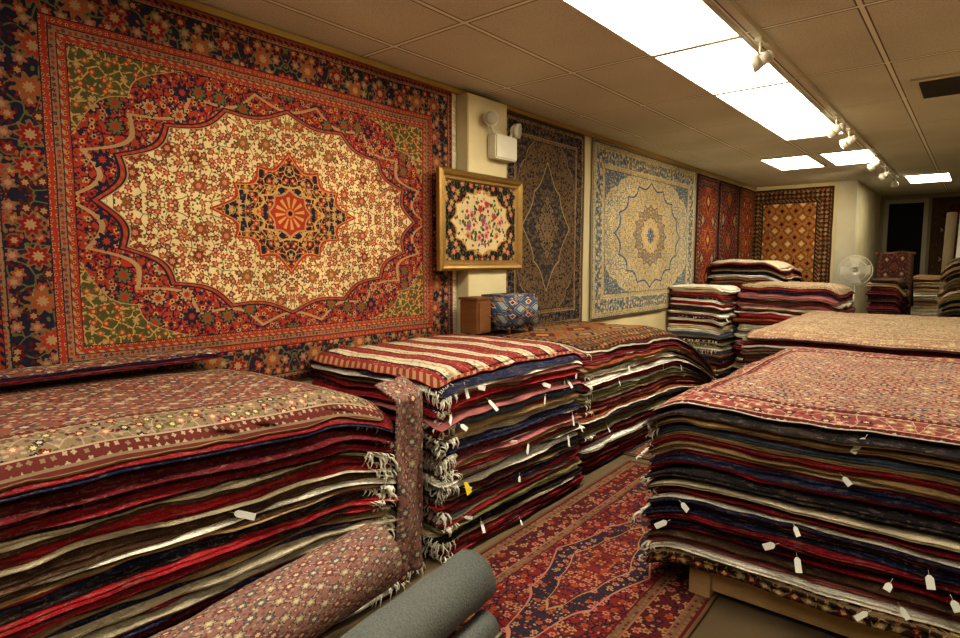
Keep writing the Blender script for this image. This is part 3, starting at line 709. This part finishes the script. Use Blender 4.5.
def upright(x,y,h_,cm,l,r=.066,zb=0,lean=(.02,.03)):
    vs=[];fs=[];n=20
    prof=[(0,r*.85),(.02,r),(h_-.02,r),(h_,r*.9),(h_,r*.7),(h_-.05,r*.6)]
    for zz,rr in prof:
        for j in range(n):
            t=2*math.pi*j/n; q=1+.08*noise.noise(Vector((math.cos(t)*2,math.sin(t)*2,zz*2+x)))
            vs.append((x+rr*q*math.cos(t)+zz*lean[0],y+rr*q*math.sin(t)+zz*lean[1],zb+zz))
    for k in range(len(prof)-1):
        for j in range(n): jj=(j+1)%n; fs.append((k*n+j,k*n+jj,(k+1)*n+jj,(k+1)*n+j))
    fs.append(tuple(range(n))); fs.append(tuple(range((len(prof)-1)*n,len(prof)*n)))
    uv=[(v[0]-x,v[2]) for v in vs]
    mk('upright_rug_roll',vs,fs,cm,(x,y,zb),uvs=uv,label=l,cat='rolled rug',group='upright rug rolls')
for x,h_,cm,l in ((-.42,2.35,BACKB,'tall beige rolled rug standing upright'),(-.26,2.4,FRINGE,'tall white rolled rug standing upright'),(-.10,2.3,BACKB,'tall beige rolled rug standing upright')): upright(x,11.6,h_,cm,l)

# brown patterned rug draped over a wooden stand
sxp,syp=-1.03,11.4
e=empty('rug_stand',(sxp,syp,0),'wooden display stand with crossbar for draped rug','stand')
for dx in (-.22,.22):
    v,f=tubes([((sxp+dx,syp-.18,0),(sxp+dx,syp,1.72),.018,.018),((sxp+dx,syp+.18,0),(sxp+dx,syp,1.72),.018,.018)],8); mk('leg',v,f,WOODD,WO[e.name],e)
v,f=tubes([((sxp-.26,syp,1.73),(sxp+.26,syp,1.73),.02,.02)],10); mk('crossbar',v,f,WOODD,WO[e.name],e)
mB=m_geo('brown_draped_wool',.23,.9,dict(GE,f=(.07,.025,.016),b=BRN,dm=[(.4,BLK),(.3,(.11,.03,.018))],ln=(.12,.06,.03),bf=[(.14,.07,.035),MAR,(.16,.09,.05)],s=(5,4),B=.07,g=BRN))
vs=[];uv=[];fs=[];nu,nv=20,50
for j in range(nv+1):
    for i in range(nu+1):
        s=(i/nu-.5); q=(j/nv-.5)*2; ww=.46*(1+.12*abs(q))
        zz=1.765-abs(q)*.85 if abs(q)>.04 else 1.765-abs(q)*.4
        Y=syp+q*.17+(.03 if q>0 else -.03)*min(1,abs(q)*12)+.02*math.sin(s*16)*abs(q)
        vs.append((sxp+s*ww,Y,zz+.01*math.sin(s*9))); uv.append((s*.46,q*.9))
for j in range(nv):
    for i in range(nu):
        a=j*(nu+1)+i; fs.append((a,a+1,a+nu+2,a+nu+1))
dr=mk('draped_rug',vs,fs,mB,(sxp,syp,.9),uvs=uv,label='dark brown patterned rug draped over a wooden stand',cat='rug',fix=False)
sd=dr.modifiers.new('thickness','SOLIDIFY'); sd.thickness=.01

# ---------------------------------------------------------------- world + camera
w=bpy.data.worlds.new('World'); scene.world=w; w.use_nodes=True
w.node_tree.nodes['Background'].inputs[0].default_value=(1,.85,.6,1); w.node_tree.nodes['Background'].inputs[1].default_value=.3
cd=bpy.data.cameras.new('Camera'); cam=bpy.data.objects.new('Camera',cd); COL.objects.link(cam)
cd.sensor_width=36; cd.lens=22.5; cd.clip_start=.02
cam.location=(0,0,1.6); cam.rotation_euler=(math.radians(90-5.43),0,math.radians(39.7))
scene.camera=cam
